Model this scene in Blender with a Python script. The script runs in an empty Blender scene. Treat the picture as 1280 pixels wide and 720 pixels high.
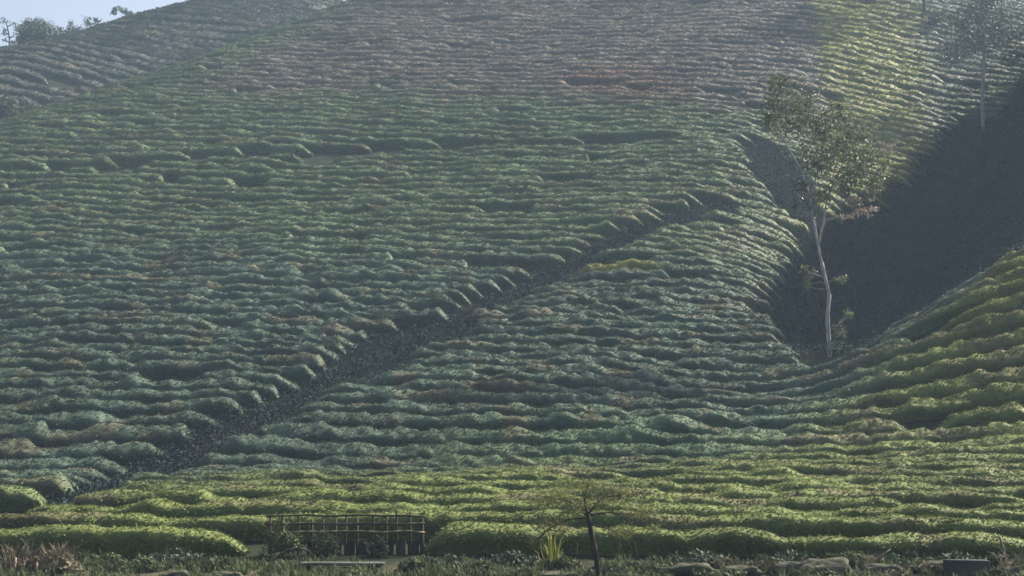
import bpy, math, random
import numpy as np
from math import radians, sin, cos, tan, pi

# ------------------------------------------------------------------ camera, sky, sun, exposure
S = bpy.context.scene
C = S.collection
PITCH = radians(8.0)
FPX = 1625.0                                   # focal length in pixels of a 1280 px wide picture
cam_d = bpy.data.cameras.new('camera')
cam_d.sensor_width = 36.0
cam_d.lens = 36.0 * FPX / 1280.0
cam_d.clip_start = 0.1
cam_d.clip_end = 6000
cam = bpy.data.objects.new('camera', cam_d)
cam.location = (0, 0, 0)
cam.rotation_euler = (pi / 2 + PITCH, 0, 0)
C.objects.link(cam)
S.camera = cam

SUN_EL, SUN_AZ = radians(40), radians(32)      # azimuth counted from +x (right) towards +y (away)
sdir = (cos(SUN_EL) * cos(SUN_AZ), cos(SUN_EL) * sin(SUN_AZ), sin(SUN_EL))
world = bpy.data.worlds.new('World')
S.world = world
world.use_nodes = True
nt = world.node_tree
bg = nt.nodes['Background']
sky = nt.nodes.new('ShaderNodeTexSky')
sky.sky_type = 'NISHITA'
sky.sun_disc = False
sky.sun_elevation = SUN_EL
sky.sun_rotation = pi / 2 - SUN_AZ             # Nishita counts clockwise from +y
sky.air_density = 1.0
sky.dust_density = 9.0
nt.links.new(sky.outputs[0], bg.inputs[0])
bg.inputs[1].default_value = 0.078
sun_d = bpy.data.lights.new('sun', 'SUN')
sun_d.energy = 5.0
sun_d.angle = radians(0.6)
sun_d.color = (1.0, 0.93, 0.80)
sun = bpy.data.objects.new('sun', sun_d)
C.objects.link(sun)
from mathutils import Vector
sun.rotation_euler = Vector(sdir).to_track_quat('Z', 'Y').to_euler()
S.view_settings.view_transform = 'Standard'
S.view_settings.look = 'None'
S.view_settings.gamma = 1
S.view_settings.exposure = 1.72
S.view_settings.use_curve_mapping = False
HAZE = 0.0006

rng = np.random.default_rng(7)
random.seed(7)

# ------------------------------------------------------------------ helpers
def hash3(ix, iy, iz):
    h = (ix.astype(np.int64) * 374761393 + iy.astype(np.int64) * 668265263 + iz.astype(np.int64) * 2147483647) & 0xFFFFFFFF
    h = ((h ^ (h >> 13)) * 1274126177) & 0xFFFFFFFF
    h = ((h ^ (h >> 16)) * 2246822519) & 0xFFFFFFFF
    return ((h ^ (h >> 15)) & 0xFFFFFF) / float(0xFFFFFF)

def noise(x, y, z=0.0):
    """value noise, -1..1"""
    x, y, z = np.broadcast_arrays(np.asarray(x, float), np.asarray(y, float), np.asarray(z, float))
    fx, fy, fz = np.floor(x), np.floor(y), np.floor(z)
    tx, ty, tz = x - fx, y - fy, z - fz
    tx, ty, tz = (t * t * (3 - 2 * t) for t in (tx, ty, tz))
    r = 0
    for a in (0, 1):
        for b in (0, 1):
            for c in (0, 1):
                w = (tx if a else 1 - tx) * (ty if b else 1 - ty) * (tz if c else 1 - tz)
                r = r + w * hash3(fx + a, fy + b, fz + c)
    return r * 2 - 1

def smooth(a, b, x):
    t = np.clip((np.asarray(x, float) - a) / (b - a), 0, 1)
    return t * t * (3 - 2 * t)

def softplus(x, k=1.5):
    return np.logaddexp(0, np.asarray(x, float) / k) * k

# ------------------------------------------------------------------ the terrain
_py = np.array([-900, -50, 0, 20, 24, 27, 33, 38, 42, 50, 62, 74, 86, 103, 120, 145, 160, 175, 190, 205, 230, 300, 500, 900], float)
_pz = np.array([-6, -2.3, -2.4, -2.45, -2.35, -2.1, -1.42, -.87, -.40, 1.5, 5.4, 10.4, 16.4, 25.7, 36, 52, 61.7, 68.5, 71, 71, 66, 45, 20, 5], float)
_ty = np.arange(-900, 900.1, 0.5)
_tz = np.interp(_ty, _py, _pz)
_k = np.exp(-0.5 * (np.arange(-16, 17) / 3.5) ** 2)
_tz = np.convolve(np.pad(_tz, 16, mode='edge'), _k / _k.sum(), 'valid')
def P(y):
    return np.interp(y, _ty, _tz)

GX = np.array([12.4, 12.4, 18.3, 20.5, 23.5, 29, 38.6, 49, 65, 90], float)
GY = np.array([-10, 56, 62, 74, 84, 97, 112, 128, 150, 180], float)
def gully_d(x, y):
    return np.asarray(x, float) - np.interp(y, GY, GX)

def bumps(x, y):
    x = np.asarray(x, float); y = np.asarray(y, float)
    d = gully_d(x, y)
    wl = 8 + 9 * smooth(98, 125, y)
    g = np.interp(y, [44, 52, 60, 75, 100, 130, 170, 200], [0, .8, 2.0, 3.2, 5.8, 6.5, 5, 0])
    r = smooth(66, 88, y) * (1 - smooth(150, 185, y))
    B = -g * np.exp(-(d / np.where(d < 0, wl, 6.0)) ** 2)
    B = B + r * np.minimum(1.4 * softplus(d - 5.3), 22 + 0.05 * d)  # right gully wall; its out-of-view ridge is raised to cast shade on the gully
    B = B + 6.5 * np.exp(-((x - 30) / 14) ** 2 - ((y - 58.5) / 12) ** 2)             # the near spur on the right
    d2 = (x + 45) * -.848 + (y - 113) * .528                                      # trough behind the left shoulder
    B = B - 7 * np.exp(-((d2 - 12) / 9) ** 2) * smooth(-5, -25, x)
    B = B - (0.19 * softplus(-43 - x, 4) + .20 * softplus(-30 - x, 3)) * smooth(120, 170, y)
    B = B - 0.9 * np.exp(-((y - 45.5) / 3.5) ** 2) * (1 - smooth(-5, 12, x) * .5)    # the fold at the foot of the slope
    return B

def Zs(x, y):
    return P(y) + bumps(x, y)

def Z(x, y):
    y = np.asarray(y, float)
    return Zs(x, y) + smooth(40, 60, y) * (0.35 * noise(np.asarray(x) / 11., y / 11., 3.3) + 0.12 * noise(np.asarray(x) / 3.2, y / 3.2, 8.1))

cp, sp = cos(PITCH), sin(PITCH)
def ray(u, v):
    a, b = (u - 640) / FPX, (360 - v) / FPX
    return np.array([a, cp - b * sp, sp + b * cp])
def px(u, v, y):
    r = ray(u, v)
    return r * (y / r[1])
def hit(u, v, t0=18.0, t1=330.0):
    r = ray(u, v)
    t = np.arange(t0, t1, 0.1)
    below = Z(r[0] * t, r[1] * t) >= r[2] * t
    i = int(np.argmax(below))
    t = t[i] if below.any() else t1
    return np.array([r[0] * t, r[1] * t, float(Z(r[0] * t, r[1] * t))])
def project(x, y, z):
    f = y * cp + z * sp
    return 640 + FPX * x / f, 360 - FPX * (-y * sp + z * cp) / f

# ------------------------------------------------------------------ mesh and object helpers
def mesh_np(name, V, quads=None, tris=None, mats=(), fmat=None, smooth_n=0, col=None):
    me = bpy.data.meshes.new(name)
    V = np.ascontiguousarray(V, dtype=np.float32)
    q = np.zeros((0, 4), np.int32) if quads is None else np.asarray(quads, np.int32).reshape(-1, 4)
    t = np.zeros((0, 3), np.int32) if tris is None else np.asarray(tris, np.int32).reshape(-1, 3)
    me.vertices.add(len(V)); me.vertices.foreach_set('co', V.ravel())
    me.loops.add(q.size + t.size)
    me.loops.foreach_set('vertex_index', np.concatenate([q.ravel(), t.ravel()]).astype(np.int32))
    me.polygons.add(len(q) + len(t))
    st = np.concatenate([np.arange(len(q)) * 4, q.size + np.arange(len(t)) * 3]).astype(np.int32)
    me.polygons.foreach_set('loop_start', st)
    for m in mats:
        me.materials.append(m)
    if fmat is not None:
        me.polygons.foreach_set('material_index', np.asarray(fmat, np.int32))
    sm = np.zeros(len(q) + len(t), bool); sm[:smooth_n] = True
    me.polygons.foreach_set('use_smooth', sm)
    if col is not None:
        ca = me.color_attributes.new('tint', 'FLOAT_COLOR', 'POINT')
        ca.data.foreach_set('color', np.hstack([col, np.ones((len(col), 1))]).astype(np.float32).ravel())
    me.update(calc_edges=True)
    me.validate()
    return me

def link(name, me, parent=None):
    o = bpy.data.objects.new(name, me)
    C.objects.link(o)
    if parent is not None:
        o.parent = parent
    return o

def tag(o, label, cat, group=None):
    o['label'] = label; o['category'] = cat
    if group: o['group'] = group
    return o

def empty(name, loc, label, cat, group=None):
    o = bpy.data.objects.new(name, None)
    o.empty_display_size = 0.2
    o.location = [float(c) for c in loc]
    C.objects.link(o)
    return tag(o, label, cat, group)

class MB:
    """collects shapes in world coordinates; build() links them as ONE mesh object"""
    def __init__(self):
        self.v, self.q, self.t, self.n, self.sm = [], [], [], 0, 0
    def add(self, V, q=None, t=None):
        V = np.asarray(V, float)
        self.v.append(V)
        if q is not None and len(q): self.q.append(np.asarray(q, int) + self.n)
        if t is not None and len(t): self.t.append(np.asarray(t, int) + self.n)
        self.n += len(V)
    def tube(self, pts, rad, n=8, rough=0.0):
        pts = np.asarray(pts, float); rad = np.broadcast_to(np.asarray(rad, float), (len(pts),))
        T = np.gradient(pts, axis=0); T /= np.linalg.norm(T, axis=1)[:, None] + 1e-9
        ref = np.array([0, 1, 0.13]) if abs(T[0, 2]) > 0.6 else np.array([0.05, 0.1, 1])
        A = np.cross(T, ref); A /= np.linalg.norm(A, axis=1)[:, None] + 1e-9
        B = np.cross(T, A)
        th = np.arange(n) * 2 * pi / n
        R = rad[:, None] * (1 + rough * rng.uniform(-1, 1, (len(pts), n)))
        V = pts[:, None, :] + R[..., None] * (np.cos(th)[None, :, None] * A[:, None, :] + np.sin(th)[None, :, None] * B[:, None, :])
        m = len(pts)
        i = np.arange(m - 1)[:, None] * n; j = np.arange(n)[None, :]; k = (j + 1) % n
        q = np.stack([i + j, i + k, i + n + k, i + n + j], -1).reshape(-1, 4)
        caps = [[m * n, (jj + 1) % n, jj] for jj in range(n)] + [[m * n + 1, (m - 1) * n + jj, (m - 1) * n + (jj + 1) % n] for jj in range(n)]
        self.add(np.vstack([V.reshape(-1, 3), pts[:1], pts[-1:]]), q, caps)
    def box(self, c, size, rz=0.0, rx=0.0, jit=0.0):
        sx, sy, sz = (s / 2 for s in size)
        V = np.array([[x, y, z] for z in (-sz, sz) for y in (-sy, sy) for x in (-sx, sx)], float)
        V += rng.uniform(-jit, jit, V.shape)
        cx, sx_ = cos(rx), sin(rx)
        V = np.stack([V[:, 0], V[:, 1] * cx - V[:, 2] * sx_, V[:, 1] * sx_ + V[:, 2] * cx], -1)
        c_, s_ = cos(rz), sin(rz)
        V = np.stack([V[:, 0] * c_ - V[:, 1] * s_, V[:, 0] * s_ + V[:, 1] * c_, V[:, 2]], -1) + np.asarray(c, float)
        self.add(V, [[0, 2, 3, 1], [4, 5, 7, 6], [0, 1, 5, 4], [2, 6, 7, 3], [0, 4, 6, 2], [1, 3, 7, 5]])
    def leaves(self, P0, N, L, wid=0.5, spread=0.8):
        V, q = leaf_cards(P0, N, L, wid, spread)
        self.add(V, q)
    def build(self, name, mat, parent=None, origin=None, smooth_all=False, bevel=0.0):
        V = np.vstack(self.v)
        o_ = np.zeros(3)
        if parent is not None: o_ = np.array(parent.location)
        elif origin is not None: o_ = np.asarray(origin, float)
        q = np.vstack(self.q) if self.q else None
        t = np.vstack(self.t) if self.t else None
        me = mesh_np(name, V - o_, q, t, (mat,), smooth_n=(10 ** 9 if smooth_all else 0))
        ob = link(name, me, parent)
        if parent is None and origin is not None:
            ob.location = [float(c) for c in o_]
        if bevel:
            b = ob.modifiers.new('bevel', 'BEVEL'); b.width = bevel; b.segments = 2
        return ob

def leaf_cards(P0, N, L, wid=0.5, spread=0.8, lift=.35):
    """one folded rhombus per point: base, side, tip, side"""
    n = len(P0)
    U = N + rng.normal(0, spread * .38, (n, 3)); U /= np.linalg.norm(U, axis=1)[:, None] + 1e-9   # the leaf's own normal
    D = np.cross(U, rng.normal(0, 1, (n, 3))); D /= np.linalg.norm(D, axis=1)[:, None] + 1e-9
    D = D + N * lift; D /= np.linalg.norm(D, axis=1)[:, None]
    X = np.cross(D, U); X /= np.linalg.norm(X, axis=1)[:, None] + 1e-9
    L = np.broadcast_to(np.asarray(L, float), (n,))[:, None]
    mid = P0 + D * L * 0.45
    V = np.stack([P0, mid + X * L * wid * .5 + U * L * .08, P0 + D * L, mid - X * L * wid * .5 + U * L * .08], 1).reshape(-1, 3)
    return V, np.arange(n * 4).reshape(-1, 4)

# ------------------------------------------------------------------ materials
def new_mat(name):
    m = bpy.data.materials.new(name); m.use_nodes = True
    n = m.node_tree.nodes; l = m.node_tree.links
    return m, n, l, n['Principled BSDF']

def leaf_mat(name, base=None, rough=0.5, transl=0.25, var=0.35, noise_scale=0.5, spec=0.08):
    """foliage: base colour from the 'tint' attribute (or a constant), a little different on each leaf"""
    m, n, l, p = new_mat(name)
    if base is None:
        a = n.new('ShaderNodeAttribute'); a.attribute_name = 'tint'; colsock = a.outputs['Color']
    else:
        a = n.new('ShaderNodeRGB'); a.outputs[0].default_value = (*base, 1); colsock = a.outputs[0]
    geo = n.new('ShaderNodeNewGeometry')
    ramp = n.new('ShaderNodeMapRange'); ramp.inputs[3].default_value = 1 - var; ramp.inputs[4].default_value = 1 + var
    l.new(geo.outputs['Random Per Island'], ramp.inputs[0])
    tex = n.new('ShaderNodeTexNoise'); tex.inputs['Scale'].default_value = noise_scale; tex.inputs['Detail'].default_value = 6
    tc = n.new('ShaderNodeTexCoord'); l.new(tc.outputs['Object'], tex.inputs['Vector'])
    mr2 = n.new('ShaderNodeMapRange'); mr2.inputs[1].default_value = .3; mr2.inputs[2].default_value = .7
    mr2.inputs[3].default_value = .75; mr2.inputs[4].default_value = 1.25
    l.new(tex.outputs['Fac'], mr2.inputs[0])
    mul = n.new('ShaderNodeMath'); mul.operation = 'MULTIPLY'
    l.new(ramp.outputs[0], mul.inputs[0]); l.new(mr2.outputs[0], mul.inputs[1])
    vm = n.new('ShaderNodeVectorMath'); vm.operation = 'SCALE'
    l.new(colsock, vm.inputs[0]); l.new(mul.outputs[0], vm.inputs['Scale'])
    l.new(vm.outputs[0], p.inputs['Base Color'])
    p.inputs['Roughness'].default_value = rough
    p.inputs['Specular IOR Level'].default_value = spec
    if transl:
        tr = n.new('ShaderNodeBsdfTranslucent'); l.new(vm.outputs[0], tr.inputs['Color'])
        mx = n.new('ShaderNodeMixShader'); mx.inputs[0].default_value = transl
        l.new(p.outputs[0], mx.inputs[1]); l.new(tr.outputs[0], mx.inputs[2])
        l.new(mx.outputs[0], n['Material Output'].inputs['Surface'])
    return m

def rough_mat(name, c1, c2, scale=3.0, rough=0.9, bump=0.3, stretch=(1, 1, 1), detail=8):
    m, n, l, p = new_mat(name)
    tc = n.new('ShaderNodeTexCoord'); mp = n.new('ShaderNodeMapping'); mp.inputs['Scale'].default_value = stretch
    l.new(tc.outputs['Object'], mp.inputs[0])
    tex = n.new('ShaderNodeTexNoise'); tex.inputs['Scale'].default_value = scale; tex.inputs['Detail'].default_value = detail
    l.new(mp.outputs[0], tex.inputs['Vector'])
    cr = n.new('ShaderNodeValToRGB')
    cr.color_ramp.elements[0].position = .32; cr.color_ramp.elements[0].color = (*c1, 1)
    cr.color_ramp.elements[1].position = .68; cr.color_ramp.elements[1].color = (*c2, 1)
    l.new(tex.outputs['Fac'], cr.inputs[0]); l.new(cr.outputs[0], p.inputs['Base Color'])
    p.inputs['Specular IOR Level'].default_value = 0.02
    p.inputs['Roughness'].default_value = rough
    b = n.new('ShaderNodeBump'); b.inputs['Strength'].default_value = bump; b.inputs['Distance'].default_value = .05
    l.new(tex.outputs['Fac'], b.inputs['Height']); l.new(b.outputs[0], p.inputs['Normal'])
    return m

M_tea = leaf_mat('tea_foliage', None, 0.65, 0.22, 0.5, 0.6, 0.06)
M_teawood = rough_mat('tea_wood', (.05, .042, .035), (.10, .085, .07), 8)
M_bark_pale = rough_mat('pale_bark', (.16, .15, .145), (.34, .32, .31), 6, stretch=(1, 1, .35))
M_bark_dark = rough_mat('dark_bark', (.018, .016, .015), (.05, .043, .038), 7, stretch=(1, 1, .3))
M_crown = leaf_mat('shade_tree_foliage', (.080, .100, .048), .5, .25, .5, .5)
M_crown_dry = leaf_mat('dry_leaves', (.26, .21, .17), .6, .2, .4, .5)
M_crown_dark = leaf_mat('dark_foliage', (.05, .07, .045), .5, .2, .4, .5)
M_frond = leaf_mat('yellow_green_fronds', (.13, .145, .035), .5, .3, .4, .8)
M_wood = rough_mat('weathered_wood', (.026, .022, .018), (.075, .064, .05), 9, stretch=(1, 1, .4))
M_woodpale = rough_mat('pale_bamboo', (.06, .052, .034), (.14, .125, .08), 7)
M_rock = rough_mat('lichen_rock', (.024, .028, .018), (.085, .083, .066), 4.0, bump=.9)
M_conc = rough_mat('old_concrete', (.035, .036, .034), (.085, .085, .08), 2.5, bump=.4)
M_drygrass = leaf_mat('dry_grass', (.085, .075, .05), .7, .2, .4, .8)
M_weed = leaf_mat('weeds', (.060, .075, .036), .6, .25, .45, .8)

# ------------------------------------------------------------------ ground
PATH_UV = [(905, 262), (845, 280), (780, 305), (700, 345), (620, 385), (545, 425), (480, 460), (400, 492), (300, 540), (200, 592), (110, 632), (30, 655), (-60, 668), (-200, 690)]
PATH = np.array([hit(u, v)[:2] for u, v in PATH_UV])
PATH2 = np.array([hit(u, v)[:2] for u, v in [(545, 425), (510, 425), (470, 445), (440, 475)]])
TRACK = np.array([hit(u, v)[:2] for u, v in [(-40, 222), (200, 210), (400, 200), (560, 192), (720, 186), (840, 180)]])
SLIP = hit(742, 112)[:2]
HOLLOW = hit(975, 225)[:2]
YELLOW = hit(765, 345)[:2]
TREE = hit(1037, 446)[:2]
def pdist(x, y, L):
    x = np.asarray(x, float); y = np.asarray(y, float)
    best = np.full(np.broadcast(x, y).shape, 1e9)
    for (ax, ay), (bx, by) in zip(L[:-1], L[1:]):
        dx, dy = bx - ax, by - ay
        t = np.clip(((x - ax) * dx + (y - ay) * dy) / (dx * dx + dy * dy), 0, 1)
        best = np.minimum(best, np.hypot(x - ax - t * dx, y - ay - t * dy))
    return best

xs = np.concatenate([np.linspace(-900, -100, 24)[:-1], np.arange(-100, 100.1, 0.7), np.linspace(100, 900, 24)[1:]])
ys = np.concatenate([np.linspace(-700, 10, 20)[:-1], np.arange(10, 236, 0.7), np.linspace(236, 900, 20)[1:]])
XX, YY = np.meshgrid(xs, ys)
ZZ = Z(XX, YY)
soil = np.zeros(XX.shape + (3,)); soil[:] = (.020, .024, .017)
nz = .5 + .5 * noise(XX / 3, YY / 3, 1.0)
soil = soil * (0.8 + .4 * nz[..., None])
def blend(mask, c):
    global soil
    soil = soil * (1 - mask[..., None]) + np.array(c) * mask[..., None]
blend((1 - smooth(1.0, 1.8, pdist(XX, YY, PATH))), (.018, .018, .017))
slipm = 1 - smooth(.7, 1.15, np.hypot((XX - SLIP[0]) / 3.0, (YY - SLIP[1]) / 4.0) + .25 * noise(XX / 1.3, YY / 1.3, 5))
slipm = slipm * smooth(-.5, .3, noise(XX / 1.1, YY / 1.1, 15) + .5 * noise(XX / .8, YY / 3, 16))
blend(slipm, (.075, .047, .040))
blend(1 - smooth(27.6, 28.2, YY + .4 * noise(XX / 1.5, YY / 1.5, 2)), (.050, .048, .034))
nx, ny = len(xs), len(ys)
ii = np.arange(nx * ny).reshape(ny, nx)
Q = np.stack([ii[:-1, :-1], ii[:-1, 1:], ii[1:, 1:], ii[1:, :-1]], -1).reshape(-1, 4)
M_ground = leaf_mat('hill_soil', None, .95, 0, .001, .9, 0)
gm = mesh_np('hillside_ground', np.stack([XX, YY, ZZ], -1).reshape(-1, 3), Q, None, (M_ground,), smooth_n=10 ** 9, col=soil.reshape(-1, 3))
g = link('hillside_ground', gm); g['kind'] = 'structure'

# the trodden path up the slope and the terrace track, as sheets just above the soil
def ribbon(name, line, half, mat, lift=0.03):
    seg = np.hypot(*np.diff(line, axis=0).T); s = np.concatenate([[0], np.cumsum(seg)])
    t = np.arange(0, s[-1], 0.6)
    cx, cy = np.interp(t, s, line[:, 0]), np.interp(t, s, line[:, 1])
    k = np.ones(7) / 7
    cx[3:-3], cy[3:-3] = np.convolve(cx, k, 'valid'), np.convolve(cy, k, 'valid')
    tx, ty = np.gradient(cx), np.gradient(cy); L = np.hypot(tx, ty); nxv, nyv = -ty / L, tx / L
    w = np.linspace(-1, 1, 9)
    hw = half * (1 + .3 * noise(t / 2.5, 0 * t, 7.7))
    X = cx[:, None] + nxv[:, None] * w * hw[:, None]; Y = cy[:, None] + nyv[:, None] * w * hw[:, None]
    Zz = Z(X, Y) + lift * np.where(np.abs(w) > .95, -2.5, 1.0)
    a, b = X.shape; i = np.arange(a * b).reshape(a, b)
    q = np.stack([i[:-1, :-1], i[1:, :-1], i[1:, 1:], i[:-1, 1:]], -1).reshape(-1, 4)
    o = link(name, mesh_np(name, np.stack([X, Y, Zz], -1).reshape(-1, 3), q, None, (mat,), smooth_n=10 ** 9))
    o['kind'] = 'structure'
M_path = rough_mat('path_earth', (.012, .012, .012), (.026, .025, .024), 1.2)
ribbon('hill_path', PATH, .42, M_path)

# ------------------------------------------------------------------ tea hedges
def slopeP(y):
    return (P(y + 1.5) - P(y - 1.5)) / 3.0
def rho(x, y):
    b = bumps(x, y)
    e = smooth(122, 150, y) * smooth(-5, -20, x)
    w = (0.55 + .3 * e) * np.clip(b, -8 - 8 * e, 9) / (slopeP(y) + 0.45 - .33 * e)
    lf = 2.2 * noise(np.asarray(x) / 42., y / 50., 11) + .8 * noise(np.asarray(x) / 14., y / 18., 12)
    return y + w + lf + 0.02 * np.asarray(x)
def row_y(x, k):
    lo = np.full_like(x, 26.4); hi = np.full_like(x, 232.0)
    for _ in range(24):
        m = (lo + hi) / 2
        c = rho(x, m) < k
        lo = np.where(c, m, lo); hi = np.where(c, hi, m)
    return (lo + hi) / 2

def tea_colour(x, y):
    n1 = noise(x / 6, y / 6, 21) * .5 + noise(x / 2, y / 2, 22) * .3
    u, v = project(x, y, Zs(x, y))
    sunlit_green = np.array([.092, .113, .039]); mid = np.array([.068, .094, .052]); shade_blue = np.array([.051, .073, .056]); brown = np.array([.100, .092, .080]); ridge = np.array([.045, .053, .050])
    c = np.empty(x.shape + (3,)); c[:] = shade_blue
    def bl(m, col):
        nonlocal c
        m = np.clip(m, 0, 1)[..., None]; c = c * (1 - m) + col * m
    # sunlight painted yellow-green below the fold and on the spur, shade bluish; greener rows half-way up; pruned grey-brown bushes at the top
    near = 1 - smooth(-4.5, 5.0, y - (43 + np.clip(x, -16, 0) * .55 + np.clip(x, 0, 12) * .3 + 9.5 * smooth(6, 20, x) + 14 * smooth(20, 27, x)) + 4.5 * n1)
    upper = smooth(72, 86, y + 4 * n1 + .1 * x)
    bl(upper, mid)
    br = smooth(112, 121, y + 5 * n1 + .06 * (x + 5)) * smooth(-34, -22, x - .35 * (y - 125))
    bl(br, brown)
    d = gully_d(x, y)
    bl(np.maximum(smooth(.238, .252, x / y + .012 * n1) * smooth(92, 97, y), smooth(-9, -5, d + 2 * n1) * smooth(84, 92, y)), np.array([.130, .140, .036]))  # sunlit yellow-green painted into the rows of the upper gully flank
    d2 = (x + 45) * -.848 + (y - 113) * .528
    bl(np.maximum(smooth(150, 160, y), smooth(3, 8, d2 + 2 * n1) * smooth(-8, -16, x)), ridge)  # greying by haze put into the far ridge's leaf colour
    bl(.85 * smooth(.312, .345, x / y + .012 * n1) * smooth(92, 100, y), np.array([.045, .066, .050]))  # hazy blue-green shade painted into the upper right corner
    bl(smooth(2, 5, d) * smooth(60, 66, y), np.array([.028, .042, .038]))  # shade of the gully wall painted into its hedges as a darker tint
    bl(.6 * (1 - smooth(.4, 1.3, np.hypot((x - 4) / 8, (y - 47) / 5) + .2 * n1)), np.array([.057, .088, .046]))
    bl(.75 * (1 - smooth(.3, 1.3, np.hypot((x - SLIP[0] - 2.5) / 7, (y - SLIP[1]) / 6) + .3 * n1)), np.array([.115, .066, .056]))
    bl(near, sunlit_green)
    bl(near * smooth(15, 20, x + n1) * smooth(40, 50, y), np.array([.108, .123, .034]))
    bl(1 - smooth(.8, 2.2, np.hypot((x - YELLOW[0]) / 1.6, (y - YELLOW[1]) / .7)), np.array([.125, .13, .04]))  # one sunlit piece of hedge, its light painted in as yellow
    bl(.6 * smooth(.35, .7, noise(x / 1.5, y / 1.1, 25) + .3 * noise(x / .5, y / .5, 26)), np.array([.085, .075, .048]))
    return c * (1 + .25 * n1[..., None])

hedges = []     # dicts: object, row index, mean x, mean y
MAXH = 0
def vis_mask(x, y, z):
    t = np.linspace(.1, .985, 48)[:, None]
    top = Zs(x[None] * t, y[None] * t)
    return ((z[None] + .9) * t > top - .3).all(0)

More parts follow.
